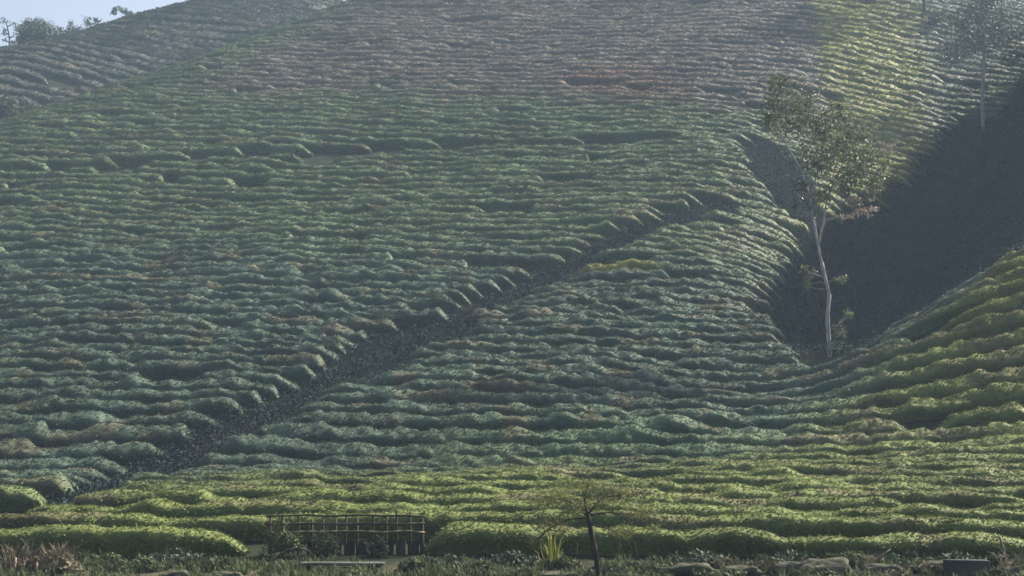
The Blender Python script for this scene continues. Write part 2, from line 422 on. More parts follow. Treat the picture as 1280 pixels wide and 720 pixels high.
k = 28.3; row = 0
total_leaves = 0
while k < 214:
    step = 1.58 - .26 * float(smooth(48, 75, k)) + .004 * max(0, k - 90) + (0.35 if k > 148 else 0)
    half = .394 * 1.12 * max(k, 30) + 5
    ds = float(np.clip(k * .0024, .1, .34))
    x = np.arange(-half, half, ds)
    y = row_y(x, k)
    y = y + .17 * noise(x / 5.5, np.full_like(x, row * 7.3), 1) + .10 * noise(x / 1.7, np.full_like(x, row * 3.1), 2)
    z = Zs(x, y)
    D = np.hypot(x, y)
    ok = (np.abs(x) < .394 * 1.10 * y + 3) & vis_mask(x, y, z)
    ok = np.convolve(ok, np.ones(15), 'same') > 0
    ok &= pdist(x, y, PATH) > .78 + .6 * noise(x / 1.6, y / 1.6, 31)
    ok &= pdist(x, y, PATH2) > 1.5 + .5 * noise(x / 1.5, y / 1.5, 32)
    ok &= np.hypot((x - SLIP[0]) / 2.0, (y - SLIP[1]) / 1.5) > 1.0 + .2 * noise(x / 1.5, y, 33)
    ok &= ~((np.abs(x - TREE[0]) < 1.2 + .3 * noise(y, x, 9)) & (y < TREE[1] + .5) & (y > TREE[1] - 4.5))
    ok &= ~((y < 29.9) & (x > -5.75) & (x < -1.95))
    if k > 60:
        ok &= (pdist(x, y, TRACK) > .95 + .2 * noise(x / 3, y / 3, 35)) | (x > TRACK[-1, 0])
    ok &= np.hypot((x - HOLLOW[0]) / 2.1, (y - HOLLOW[1]) / 7.0) > 1.0 + .2 * noise(x / 1.5, y / 1.5, 37)
    d = gully_d(x, y)
    gul = (d > -3.2 - 2.2 * (1 - smooth(92, 104, y)) + 1.2 * noise(x / 2, y / 2, 41)) & (d < 30) & (y > 63) & (y < 128)
    gul |= (d > 3.5 + .6 * noise(x / 2, y / 2, 43)) & (y > 60) & (y < 146)
    ok &= ~gul
    # natural gaps between lengths of hedge
    gap = noise(x / 5.0, np.full_like(x, row * 5.7), 51) + .35 * noise(x / 1.1, np.full_like(x, row), 52)
    ok &= gap < .98
    # segments
    e = np.flatnonzero(np.diff(np.concatenate([[0], ok.astype(int), [0]])))
    for a, b in zip(e[::2], e[1::2]):
        if (b - a) * ds < 2.2: continue
        if x[b - 1] < -11 and k < 42 and (b - a) * ds < 6: continue
        sx, sy = x[a:b], y[a:b]
        n = len(sx)
        tx, ty = np.gradient(sx), np.gradient(sy); TL = np.hypot(tx, ty); nxv, nyv = -ty / TL, tx / TL
        arc = np.concatenate([[0], np.cumsum(np.hypot(np.diff(sx), np.diff(sy)))])
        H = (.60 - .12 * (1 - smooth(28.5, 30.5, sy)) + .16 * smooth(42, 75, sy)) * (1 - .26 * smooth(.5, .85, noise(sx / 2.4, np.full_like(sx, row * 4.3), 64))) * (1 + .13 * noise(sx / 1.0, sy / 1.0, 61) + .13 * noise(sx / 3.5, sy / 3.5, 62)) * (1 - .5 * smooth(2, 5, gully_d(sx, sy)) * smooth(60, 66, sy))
        W = (step * .50) * (1 + .20 * noise(sx / 1.2, sy / 1.2, 63))
        e0, e1 = rng.uniform(.25, 1.3, 2)
        end = np.clip(np.minimum(arc / e0, (arc[-1] - arc) / e1), .05, 1) ** .6
        H = H * end; W = W * (.35 + .65 * end)
        # a plucked tea hedge: flat table on top, wider than its foot
        ox = np.array([-.34, -.46, -.80, -1.0, -.95, -.62, -.2, .2, .62, .95, 1.0, .80, .46, .34])
        oz = np.array([0, .32, .58, .78, .95, 1.02, 1.05, 1.05, 1.02, .95, .78, .58, .32, 0])
        nz_ = np.array([-.2, -.3, -.4, .1, .8, 1, 1, 1, 1, .8, .1, -.4, -.3, -.2])
        nx_ = np.array([-1, -1, -.9, -1, -.7, -.15, 0, 0, .15, .7, 1, .9, 1, 1.])
        m = len(ox)
        X = sx[:, None] + nxv[:, None] * ox[None] * W[:, None] / 2
        Y = sy[:, None] + nyv[:, None] * ox[None] * W[:, None] / 2
        # lumpy surface
        lump = .115 * noise(X / .9, Y / .55, oz[None] * 1.6 + row) + 9e-2 * noise(X / .30, Y / .27, oz[None] * 3 + 5)
        lump = lump * (np.clip(k / 60, .95, 1.15) + .55 * smooth(40, 47, k) * (1 - smooth(66, 84, k)))
        X = X + nxv[:, None] * ox[None] * lump * .8; Y = Y + nyv[:, None] * ox[None] * lump * .8
        Zg = Z(X, Y)
        ZZ_ = Zg + oz[None] * H[:, None] * (1 + lump) - .12 * (1 - np.minimum(oz[None], 1))
        V = np.stack([X, Y, ZZ_], -1)
        i = np.arange(n * m).reshape(n, m)
        q = np.stack([i[:-1, :-1], i[:-1, 1:], i[1:, 1:], i[1:, :-1]], -1).reshape(-1, 4)[:, ::-1]
        core = V.reshape(-1, 3)
        # leaves on the surface
        Dm = float(np.mean(np.hypot(sx, sy)))
        L = float(np.clip(Dm * .00165, .075, .40))
        area = arc[-1] * step * 1.5
        cnt = int(area * .68 / (.31 * L * L))
        fa = rng.integers(0, n - 1, cnt); fb = rng.integers(1, m - 1, cnt)
        r1, r2 = rng.random((2, cnt, 1))
        p0 = V[fa, fb] * (1 - r1) + V[fa + 1, fb] * r1
        p1 = V[fa, fb - 1] * (1 - r1) + V[fa + 1, fb - 1] * r1
        pts = p0 * (1 - r2) + p1 * r2
        nn = np.stack([nxv[fa] * nx_[fb], nyv[fa] * nx_[fb], nz_[fb] + .2], -1)
        nn /= np.linalg.norm(nn, axis=1)[:, None]
        LV, LQ = leaf_cards(pts - nn * L * .05, nn, L * rng.uniform(.6, 1.35, cnt), .6, .75, .16)
        total_leaves += cnt
        allV = np.vstack([core, LV])
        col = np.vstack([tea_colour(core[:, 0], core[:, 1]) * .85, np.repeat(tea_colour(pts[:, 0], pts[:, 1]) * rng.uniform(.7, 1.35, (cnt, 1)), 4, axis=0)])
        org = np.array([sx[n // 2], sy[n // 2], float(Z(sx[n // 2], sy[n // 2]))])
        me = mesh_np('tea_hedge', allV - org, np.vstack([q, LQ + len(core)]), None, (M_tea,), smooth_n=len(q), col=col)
        o = link('tea_hedge', me); o.location = org
        hedges.append(dict(o=o, row=row, x=float(sx.mean()), y=float(sy.mean()), x0=sx[0], x1=sx[-1], len=arc[-1]))
    k += step; row += 1
print('hedges', len(hedges), 'rows', row, 'leaves', total_leaves)


# a name for every hedge, told by its part of the hill, its row and its piece of that row
ORD = ('first second third fourth fifth sixth seventh eighth ninth tenth eleventh twelfth thirteenth fourteenth fifteenth sixteenth seventeenth '
       'eighteenth nineteenth twentieth twenty-first twenty-second twenty-third twenty-fourth twenty-fifth twenty-sixth twenty-seventh twenty-eighth '
       'twenty-ninth thirtieth thirty-first thirty-second thirty-third thirty-fourth thirty-fifth thirty-sixth thirty-seventh thirty-eighth thirty-ninth fortieth forty-first forty-second forty-third forty-fourth forty-fifth').split()
pu = [p[0] for p in PATH_UV][::-1]; pv = [p[1] for p in PATH_UV][::-1]
def zone(h):
    u, v = project(h['x'], h['y'], float(Zs(h['x'], h['y'])))
    d = float(gully_d(h['x'], h['y']))
    if h['y'] > 148: return 'ridge'
    if h['y'] > 60 and d > 2: return 'wall'
    if h['y'] > 82 and d > -12: return 'flank'
    if h['y'] < 45.5: return 'foot'
    if h['y'] < 66 and h['x'] > 13: return 'spur'
    if h['y'] > 116: return 'top'
    if h['y'] > 100: return 'upper'
    return 'low' if v > np.interp(u, pu, pv) else 'mid'
ZT = {
    'foot':  ('yellow-green tea hedge in the foreground, {} row up from the roadside bank', 'tea hedges at the foot of the slope', 1),
    'spur':  ('yellow-green tea hedge on the right spur, {} row down from its crest', 'tea hedges on the near right spur', -1),
    'low':   ('dark tea hedge right of the diagonal path, {} row above the foreground', 'tea hedges below the diagonal path', 1),
    'mid':   ('grey-green tea hedge left of the diagonal path, {} row above the foreground', 'tea hedges above the diagonal path', 1),
    'upper': ('green tea hedge above the terrace track, {} row up from it', 'tea hedges above the terrace track', 1),
    'top':   ('grey-brown pruned tea hedge near the hilltop, {} brown row counted upward', 'pruned tea hedges near the hilltop', 1),
    'ridge': ('hazy tea hedge on the far ridge, {} row below the skyline', 'tea hedges on the far ridge', -1),
    'flank': ('sunlit tea hedge on the upper right gully edge, {} row up', 'tea hedges along the upper gully edge', 1),
    'wall':  ('shaded tea hedge on the dark right gully wall, {} row up', 'tea hedges on the dark gully wall', 1),
}
zones = {}
for h in hedges:
    zones.setdefault(zone(h), {}).setdefault(h['row'], []).append(h)
for zn, rows in zones.items():
    text, grp, sign = ZT[zn]
    for i, rk in enumerate(sorted(rows, key=lambda q: q * sign)):
        ps = sorted(rows[rk], key=lambda h: h['x'])
        for j, h in enumerate(ps):
            n = len(ps)
            piece = '' if n == 1 else ', ' + (['left', 'right'] if n == 2 else ['left', 'middle', 'right'])[j] + ' piece' if n < 4 else ', ' + ORD[j] + ' piece'
            tag(h['o'], text.format(ORD[min(i, len(ORD) - 1)]) + piece, 'tea hedge', grp)




# low dark scrub added to imitate shade in gully, wall, path and hollow
sb = MB(); pts = []
tries = rng.uniform([-20, 36], [72, 146], (150000, 2))
dd = gully_d(tries[:, 0], tries[:, 1])
onp = (pdist(tries[:, 0], tries[:, 1], PATH) < 1.0) | (pdist(tries[:, 0], tries[:, 1], PATH2) < 1.9)
inh = np.hypot((tries[:, 0] - HOLLOW[0]) / 2.4, (tries[:, 1] - HOLLOW[1]) / 7.6) < 1
ing = (dd > -4.2 - 2.2 * (1 - smooth(92, 104, tries[:, 1]))) & (dd < 4.8) & (tries[:, 1] > 62)
wall = (dd >= 4.8) & (dd < 24) & (tries[:, 1] > 60) & (rng.random(len(tries)) < .5)
slp = np.hypot((tries[:, 0] - SLIP[0]) / 3.4, (tries[:, 1] - SLIP[1]) / 4.2) < rng.uniform(.3, 1.3, len(tries))
keep = (inh | ing | wall | onp | (slp & (rng.random(len(tries)) < .08))) & (noise(tries[:, 0] / 2.2, tries[:, 1] / 2.2, 81) > -.75)
pts = tries[keep]
n = len(pts); rep = 16
P0 = np.repeat(np.column_stack([pts, Z(pts[:, 0], pts[:, 1])]), rep, axis=0) + rng.normal(0, 1, (n * rep, 3)) * np.array([.28, .28, .10])
gw = gully_d(P0[:, 0], P0[:, 1])
P0[:, 2] += smooth(3, 6, gw) * .34 * (1 + np.sin(P0[:, 2] * 2 * pi / 1.7 + 2.2 * noise(P0[:, 0] / 6, P0[:, 1] / 6, 87)))
P0[:, 2] = np.maximum(P0[:, 2], Z(P0[:, 0], P0[:, 1])) + .14 * (1 + noise(P0[:, 0] / 1.4, P0[:, 1] / 1.4, 83))
N = rng.normal(0, .5, (n * rep, 3)) + np.array([0, 0, 1.0]); N /= np.linalg.norm(N, axis=1)[:, None]
sb.leaves(P0, N, .14 * rng.uniform(.6, 1.4, n * rep), .5, .9)
M_shade_scrub = leaf_mat('shade_fill_scrub', (.016, .029, .029), .8, .1, .4, .5)  # bluish shade is put into this dark leaf colour
o = sb.build('shade_fill_scrub', M_shade_scrub, origin=(20, 80, 12)); o['kind'] = 'stuff'

# ------------------------------------------------------------------ trees and shrubs
def clump_points(c, rad, n):
    """points spread unevenly through an ellipsoid, in small bunches"""
    k = max(4, n // 14)
    cen = rng.normal(0, 1, (k, 3)); cen /= np.linalg.norm(cen, axis=1)[:, None]; cen *= rng.uniform(.25, 1, (k, 1)) ** .5
    i = rng.integers(0, k, n)
    p = cen[i] + rng.normal(0, .17, (n, 3))
    return np.asarray(c) + p * np.asarray(rad), np.asarray(c) + cen * np.asarray(rad)

def tree(name, label, cat, base, limbs, clumps, bark, leaf, y0, mpp, leaf_len, dens=1.0, group=None, dry=(), wid=.45, twig=.012, squash=1.0):
    """limbs: pixel polylines with radii in metres, put at depth y0 (+ their own offset); clumps: (u, v, half width, half height, depth offset) in pixels"""
    root = empty(name, base, label, cat, group)
    tm = MB(); ends = []
    for L in limbs:
        pts = np.array([px(u, v, y0 + dy) for u, v, dy in L['p']])
        seg = np.concatenate([[0], np.cumsum(np.linalg.norm(np.diff(pts, axis=0), axis=1))])
        t = np.linspace(0, seg[-1], max(6, int(len(pts) * 3)))
        k = np.stack([np.interp(t, seg, pts[:, c]) for c in range(3)], -1)
        k[1:-1] = (k[:-2] + k[1:-1] * 2 + k[2:]) / 4
        tm.tube(k, np.linspace(L['r'][0], L['r'][1], len(k)) * rng.uniform(.85, 1.15, len(k)), 8, .16)
        ends.append(k)
    allp = np.vstack(ends)
    if name != 'shrub' or True:
        wood = tm
    cm, dm = MB(), MB()
    tw = MB()
    for src, m in ((clumps, cm), (dry, dm)):
        for (u, v, ru, rv, dy) in src:
            c = px(u, v, y0 + dy); rad = np.array([ru * mpp, ru * mpp * squash, rv * mpp])
            n = int(dens * 60 * (ru * mpp) * (rv * mpp) / (leaf_len ** 2) + 12)
            P0, cen = clump_points(c, rad, n)
            N = (P0 - c) / rad; N = N / (np.linalg.norm(N, axis=1)[:, None] + .2) + np.array([0, 0, .5])
            m.leaves(P0, N, leaf_len * rng.uniform(.35, 1.25, n) ** 1.0 * (1 + .5 * (rng.random(n) < .12)), wid, .9)
            for q in cen[:: max(1, len(cen) // 5)]:
                a = allp[np.argmin(np.linalg.norm(allp - q, axis=1) + .6 * np.maximum(0, allp[:, 2] - q[2]))]
                if np.linalg.norm(q - a) < 60 * mpp:
                    mid = (a + q) / 2 + rng.normal(0, .06, 3) * np.linalg.norm(q - a)
                    tw.tube(np.array([a, mid, q]), np.array([twig * 1.5, twig, twig * .5]), 5)
    if tw.n:
        for arr in tw.v: pass
        base_n = wood.n
        wood.v += tw.v; wood.q += [q + base_n for q in tw.q]; wood.t += [t + base_n for t in tw.t]; wood.n += tw.n
    wood.build('trunk', bark, root, smooth_all=True)
    cm.build('crown', leaf, root)
    if dry: dm.build('dry_leaves', M_crown_dry, root)
    return root

b = hit(1037, 446); y0 = b[1]; mpp = y0 / FPX
def limb(r0, r1, *pts): return dict(p=[(p + (0,))[:3] for p in pts], r=(r0, r1))
tree('shade_tree', 'tall slender forked tree with pale crooked trunk standing beside the dark gully', 'tree', b,
     [limb(.115, .07, (1037, 452), (1036, 425), (1034, 395), (1037, 370), (1031, 345), (1026, 325), (1022, 303)),
      limb(.065, .025, (1022, 306), (1017, 275), (1012, 245), (1003, 215, .3), (985, 185, .5), (972, 160, .6), (968, 128, .7)),
      limb(.06, .025, (1023, 308), (1030, 272), (1034, 246), (1048, 215, -.4), (1062, 190, -.6), (1074, 165, -.6)),
      limb(.05, .02, (1013, 248), (1024, 208, .4), (1030, 172, .6), (1034, 140, .7)),
      limb(.035, .012, (1032, 262), (1048, 252, -.3), (1072, 252, -.6), (1090, 249, -.8)),
      limb(.035, .012, (1031, 276), (1052, 270, -.3), (1078, 266, -.5)),
      limb(.035, .012, (1044, 224, -.3), (1070, 222, -.8), (1096, 214, -1.1)),
      limb(.03, .012, (1008, 232, .2), (996, 226), (984, 218, -.3)),
      limb(.03, .012, (1000, 208, .3), (1005, 170, .1), (1002, 120, -.2)),
      limb(.022, .01, (1060, 193, -.6), (1090, 183, -1.0), (1120, 184, -1.2)),
      limb(.03, .01, (1031, 347), (1016, 342, .2), (1008, 338, .3)),
      limb(.02, .01, (1036, 352), (1046, 350, -.2), (1056, 348, -.3)),
      limb(.02, .01, (1035, 410), (1046, 405, -.2), (1049, 420, -.2))],
     [(1048, 212, 40, 24, 0), (1072, 192, 28, 20, -.6), (1018, 192, 26, 24, .5), (1000, 236, 13, 12, .2), (1042, 165, 30, 20, .4),
      (985, 152, 28, 22, .6), (968, 126, 17, 26, .7), (1000, 122, 24, 20, 0), (1082, 224, 26, 13, -.9), (1014, 150, 24, 18, .5),
      (1076, 165, 20, 13, -.6), (1050, 140, 16, 12, .5), (1030, 240, 18, 10, -.3), (1012, 338, 11, 5, .3), (1047, 350, 12, 5, -.2),
      (1011, 352, 5, 11, .2), (1050, 412, 9, 10, -.2), (1060, 393, 8, 5, -.3), (1046, 428, 5, 10, -.2), (975, 100, 14, 10, .6), (1000, 262, 8, 9, .1), (1060, 240, 13, 7, -.4), (1092, 240, 12, 6, -.8), (1020, 262, 7, 8, -.2), (1098, 205, 12, 9, -.9), (955, 150, 10, 9, .6)],
     M_bark_pale, M_crown, y0, mpp, .17, .5,
     dry=[(1072, 251, 17, 4, -.6), (1082, 266, 15, 6, -.6), (1110, 183, 14, 3, -1.1), (1056, 272, 10, 3, -.4)])

b = hit(1229, 163); y0 = b[1]; mpp = y0 / FPX
tree('shade_tree', 'pale straight pole-like trunk with hazy dark crown at the upper right', 'tree', b,
     [limb(.20, .15, (1229, 166), (1228, 120), (1230, 70), (1229, 40)), limb(.09, .03, (1229, 66), (1212, 50), (1195, 40)), limb(.09, .03, (1230, 60), (1248, 45), (1262, 25)), limb(.1, .03, (1229, 44), (1232, 10), (1230, -15))],
     [(1222, 52, 36, 16, 0), (1198, 62, 26, 12, 1), (1254, 42, 24, 18, -1), (1236, 20, 38, 16, 0), (1205, 25, 26, 14, 1), (1230, -8, 30, 14, 0), (1262, 70, 18, 8, 0), (1186, 78, 18, 5, .5)],
     M_bark_pale, M_crown_dark, y0, mpp, .30, .7)
b = hit(1155, 26); y0 = b[1]; mpp = y0 / FPX
tree('shade_tree', 'thin dark bare trunk rising out of the top edge among yellow-green rows', 'tree', b,
     [limb(.17, .12, (1155, 30), (1155, 5), (1153, -40), (1154, -90)), limb(.08, .03, (1153, -40), (1135, -70), (1120, -85)), limb(.08, .03, (1154, -50), (1175, -75), (1190, -100))],
     [(1150, -95, 40, 22, 0), (1122, -85, 22, 14, 1), (1185, -100, 26, 18, -1), (1152, -125, 30, 16, 0)],
     M_bark_dark, M_crown_dark, y0, mpp, .30, .8)
b = hit(1171, 41); y0 = b[1]; mpp = y0 / FPX
tree('sapling', 'small round dark sapling right of the thin dark trunk', 'tree', b,
     [limb(.05, .03, (1171, 43), (1171, 32), (1171, 22))], [(1171, 20, 13, 9, 0), (1166, 26, 8, 6, 0)], M_bark_dark, M_crown_dark, y0, mpp, .26, 1.0)

def crest(u):
    t = np.arange(100, 230, .5); x = (u - 640) / FPX * t
    z = Z(x, t); v = project(x, t, z)[1]
    i = int(np.argmin(v)); return np.array([x[i], t[i], z[i]]), float(v[i])
def skyline(name, label, cat, u, limbs, clumps, bark, leaf, L, dens=1.0, dry=()):
    c, v = crest(u); c[2] -= .15
    mp = c[1] / FPX
    f = lambda lst: [tuple([a[0], a[1] - 0] + list(a[2:])) for a in lst]
    return tree(name, label, cat, c, limbs(v), f(clumps(v)), bark, leaf, c[1], mp, L, dens, dry=dry, twig=.03)
skyline('round_tree', 'round dome-shaped hazy tree on the skyline at upper left', 'tree', 47,
        lambda v: [limb(.25, .12, (47, v + 4), (46, v - 8), (47, v - 16)), limb(.1, .05, (47, v - 6), (34, v - 12)), limb(.1, .05, (47, v - 6), (60, v - 12))],
        lambda v: [(47, v - 15, 24, 13, 0), (34, v - 9, 14, 10, 0), (60, v - 9, 14, 10, 0), (46, v - 24, 17, 6, 0), (27, v - 3, 8, 8, 0), (68, v - 4, 9, 8, 0)], M_bark_dark, M_crown_dark, .34, 1.25)
skyline('wispy_tree', 'thin wispy tree leaning on the skyline at the far left edge', 'tree', 10,
        lambda v: [limb(.12, .05, (12, v + 4), (12, v - 15), (8, v - 34)), limb(.05, .02, (12, v - 14), (22, v - 24)), limb(.05, .02, (10, v - 24), (2, v - 30))],
        lambda v: [(8, v - 36, 8, 2.5, 0), (20, v - 25, 7, 4, 0), (4, v - 22, 6, 3, 0), (10, v - 12, 8, 4, 0), (14, v - 32, 6, 2, 0)], M_bark_dark, M_crown_dark, .32, .45)
skyline('spiky_shrub', 'spiky bare-tipped shrub on the skyline right of the round tree', 'shrub', 84,
        lambda v: [limb(.1, .03, (84, v + 4), (78, v - 6), (66, v - 9)), limb(.1, .03, (85, v + 4), (88, v - 10), (90, v - 17)), limb(.1, .03, (86, v + 4), (98, v - 8), (103, v - 14))],
        lambda v: [(72, v - 7, 8, 3.5, 0), (88, v - 9, 5, 8, 0), (98, v - 8, 6, 5, 0), (82, v - 2, 12, 3, 0)], M_bark_dark, M_crown_dark, .30, .7)
skyline('spiky_shrub', 'two-stemmed ragged shrub on the skyline left of the curling bush', 'shrub', 116,
        lambda v: [limb(.1, .03, (115, v + 4), (113, v - 5), (108, v - 11)), limb(.1, .03, (117, v + 4), (122, v - 6), (128, v - 11))],
        lambda v: [(110, v - 8, 6, 5, 0), (124, v - 8, 6, 4, 0), (117, v - 2, 10, 3, 0)], M_bark_dark, M_crown_dark, .30, .7)
skyline('curling_bush', 'curling leaning bush highest on the skyline at upper left', 'shrub', 160,
        lambda v: [limb(.14, .05, (164, v + 4), (158, v - 6), (148, v - 11), (141, v - 8)), limb(.06, .03, (156, v - 7), (160, v - 13))],
        lambda v: [(148, v - 10, 8, 4, 0), (158, v - 8, 8, 4, 0), (168, v - 2, 11, 3, 0), (142, v - 7, 4, 3, 0)], M_bark_dark, M_crown_dark, .30, .9)
for (lab_, nm, cat_, u, cl, lm) in [
    ('dark hazy tree at the left edge on the near shoulder of the hill', 'shoulder_tree', 'tree', 8, [(8, -22, 14, 12, 0), (14, -10, 12, 8, 0), (0, -12, 10, 10, 0)], [(9, 4), (8, -10), (9, -24)]),
    ('low rounded green shrub beside the dark tree on the left shoulder', 'shoulder_shrub', 'shrub', 38, [(38, -7, 15, 8, 0), (50, -4, 9, 6, 0), (28, -4, 8, 6, 0)], [(38, 4), (38, -3), (39, -8)])]:
    t = np.arange(95, 128, .5); x = (u - 640) / FPX * t; z = Z(x, t); vv = project(x, t, z)[1]
    i = int(np.argmin(vv)); c = np.array([x[i], t[i], z[i]])
    tree(nm, lab_, cat_, c, [limb(.12, .05, *[(a, vv[i] + q) for a, q in lm])], [(a, vv[i] + q, e, f, 0) for a, q, e, f, _ in cl], M_bark_dark, M_crown_dark, c[1], c[1] / FPX, .26, 1.0)



# ------------------------------------------------------------------ foreground along the road
def gz(x, y): return float(Z(x, y))
def at(u, y, dz=0.0):
    """the ground point 1.9 m behind world depth y in the direction of picture column u"""
    y = y + 1.9
    x = (u - 640) / FPX * (y * cp + (-1.8) * sp)
    return np.array([x, y, gz(x, y) + dz])

# rail fence
YF = 29.25
p0, p1 = at(338, YF - 1.9), at(528, YF - 1.9)
root = empty('rail_fence', (p0 + p1) / 2, 'low weathered wooden rail fence with dark lower boards in front of the hedges', 'fence')
xsf = np.linspace(p0[0], p1[0], 13) + np.concatenate([[0], rng.uniform(-.08, .08, 11), [0]])
for i, x in enumerate(xsf):
    m = MB(); zt = gz(x, YF); h = .86 + .10 * random.uniform(-1, 1) if i < 12 else .80
    lean = random.uniform(-.03, .03)
    r_ = .028 if i < 12 else .045
    m.tube(np.array([[x, YF, zt - .15], [x + lean * .5, YF + .01, zt + h * .5], [x + lean, YF, zt + h]]), r_, 7, .1)
    m.build('post' if i < 12 else 'end_post', M_wood if i < 12 else M_bark_dark, root, smooth_all=True)
for k_, (hh, rr) in enumerate(((.86, .024), (.68, .026), (.50, .028))):
    m = MB(); pts = []
    for x in np.linspace(p0[0] - .1, p1[0] + .05, 9):
        pts.append([x, YF - .055, gz(x, YF) + hh + random.uniform(-.022, .022)])
    m.tube(np.array(pts), rr, 7, .12); m.build('rail', M_woodpale if k_ == 2 else M_wood, root, smooth_all=True)
for x, w in zip(np.linspace(p0[0] + .9, p1[0] - .2, 9), rng.uniform(.2, .26, 9)):
    m = MB(); m.box((x, YF + .055, gz(x, YF) + .14), (w, .025, .34 + random.uniform(-.03, .03)), random.uniform(-.04, .04), 0, .008)
    m.build('board', M_bark_dark, root)

# the little tree with a dark stem and a low spreading crown
bt = at(749, 24.35); y0 = 26.25
M_olive = leaf_mat('olive_foliage', (.105, .115, .042), .6, .25, .5, .8)
tree('small_tree', 'small foreground tree with dark leaning stem and low spreading olive crown', 'tree', bt - [0, 0, .1],
     [limb(.060, .048, (750, 738), (745, 695), (739, 665), (734, 640)),
      limb(.026, .008, (735, 645), (715, 628, .15), (690, 622, .3)), limb(.026, .008, (735, 643), (752, 622, -.15), (780, 618, -.3)),
      limb(.024, .008, (735, 644), (760, 640, .25), (800, 645, .4)), limb(.022, .008, (734, 642), (730, 620, -.3), (736, 605, -.4)),
      limb(.020, .007, (735, 648), (712, 648, -.3), (684, 662, -.4)), limb(.018, .006, (737, 655), (765, 662, -.2), (785, 678, -.3))],
     [(700, 620, 26, 9, .2), (676, 628, 18, 8, .35), (738, 608, 26, 8, -.35), (775, 618, 26, 9, -.3), (805, 640, 20, 9, .4), (745, 628, 30, 9, 0),
      (690, 656, 20, 9, -.4), (782, 664, 18, 8, -.25), (668, 676, 9, 10, -.4), (815, 660, 10, 7, .4), (715, 640, 18, 8, -.1)],
     M_bark_dark, M_olive, y0, y0 / FPX, .055, .55, wid=.4, twig=.004, squash=1.3)

# tufts, bushes and branches of the bank
def blades(m, c, n, h, spread, w=.012, droop=.5):
    a = rng.uniform(0, 2 * pi, n); r0 = rng.uniform(0, spread, n) ** 1
    B = np.stack([c[0] + np.cos(a) * r0, c[1] + np.sin(a) * r0, np.full(n, c[2])], -1)
    a2 = a + rng.normal(0, .6, n); H = h * rng.uniform(.5, 1.2, n)
    out = np.stack([np.cos(a2), np.sin(a2), np.zeros(n)], -1) * (H * rng.uniform(.15, droop + .15, n))[:, None]
    M1 = B + out * .35 + np.array([0, 0, 1]) * (H * .65)[:, None]; T = B + out + np.array([0, 0, 1]) * (H * .9)[:, None]
    S_ = np.stack([-np.sin(a2), np.cos(a2), np.zeros(n)], -1) * w
    V = np.stack([B - S_, B + S_, M1 + S_ * .8, M1 - S_ * .8, T], 1).reshape(-1, 3)
    i = np.arange(n)[:, None] * 5
    m.add(V, np.hstack([i, i + 1, i + 2, i + 3]), np.hstack([i + 3, i + 2, i + 4]))
gm_ = MB()
for _ in range(2600):
    y = rng.uniform(24.6, 28.3); x = rng.uniform(-.44 * y, .44 * y)
    if noise(x / .9, y / .6, 71) + .4 * noise(x / .3, y / .3, 72) > -.25:
        blades(gm_, (x, y, gz(x, y) - .02), 9, .15 + .12 * (noise(x / .8, y / .8, 73) + 1) / 2, .09)
o = gm_.build('roadside_grass', M_weed, origin=(0, 24.6, -1.9)); o['kind'] = 'stuff'

def tuft(u, y, h, n, label, mat, spread=.12):
    c = at(u, y); m = MB(); blades(m, c - [0, 0, .02], n, h, spread, .014, .8)
    tag(m.build('grass_tuft', mat, origin=c), label, 'grass tuft', 'tall grass tufts along the bank')
tuft(690, 26.2, .75, 26, 'yellow-green arching grass tuft left of the dark-stemmed little tree', M_frond, .25)
tuft(1085, 25.6, .40, 60, 'straw-coloured drooping tuft between boulders at lower right', M_drygrass, .2)
tuft(22, 25.6, .65, 120, 'straw-brown tall tuft at the bottom left corner', M_drygrass, .35)
tuft(75, 25.9, .55, 110, 'straw-brown tuft beside the reddish stakes at bottom left', M_drygrass, .35)
tuft(905, 25.9, .30, 60, 'short straw-coloured tuft behind the long boulders right of centre', M_drygrass, .25)
tuft(1262, 25.3, .45, 50, 'straw-coloured tuft at the bottom right corner', M_drygrass, .2)

def bush(u, y, w, h, label, mat, L=.09, n=520, grp='weedy bushes along the bank'):
    c = at(u, y); m = MB()
    for (dx, dy, s_) in [(0, 0, 1), (-.55, .1, .7), (.5, -.1, .75), (.2, .2, .85)]:
        cc = c + np.array([dx * w, dy * w, h * .45 * s_])
        P0, _ = clump_points(cc, (w * .55 * s_, w * .45 * s_, h * .5 * s_), int(n * s_ / 3))
        P0[:, 2] = np.maximum(P0[:, 2], c[2])
        N = P0 - cc; N /= np.linalg.norm(N, axis=1)[:, None] + .05; N[:, 2] += .5
        m.leaves(P0, N, L * rng.uniform(.6, 1.4, len(P0)), .5, .9)
    for _ in range(7):
        e = c + np.array([rng.uniform(-.5, .5) * w, rng.uniform(-.3, .3) * w, h * rng.uniform(.4, .8)])
        m.tube(np.array([c - [0, 0, .05], (c + e) / 2 + rng.normal(0, .03, 3), e]), np.array([.012, .009, .004]), 5)
    tag(m.build('weedy_bush', mat, origin=c), label, 'bush', grp)
bush(1020, 24.5, .5, .22, 'low weedy bush in front of the large domed boulder', M_weed)
bush(1110, 24.4, .55, .20, 'low dry bush at the bottom edge left of the concrete block', M_drygrass, .09, 500)
bush(900, 24.5, .6, .20, 'low weedy bush in front of the long flat boulders', M_weed)
bush(440, 24.5, .5, .14, 'ground-hugging weeds in front of the concrete slab', M_weed)
bush(1240, 24.2, .4, .26, 'low weedy bush in front of the concrete block', M_weed)
bush(760, 24.9, .5, .2, 'dark low bush at the foot of the dark-stemmed little tree', M_crown_dark)
bush(640, 26.0, .6, .30, 'dark scrubby bush left of the arching grass tuft', M_crown_dark)
bush(700, 25.7, .5, .26, 'low olive bush between the grass tuft and the dark stem', M_weed)
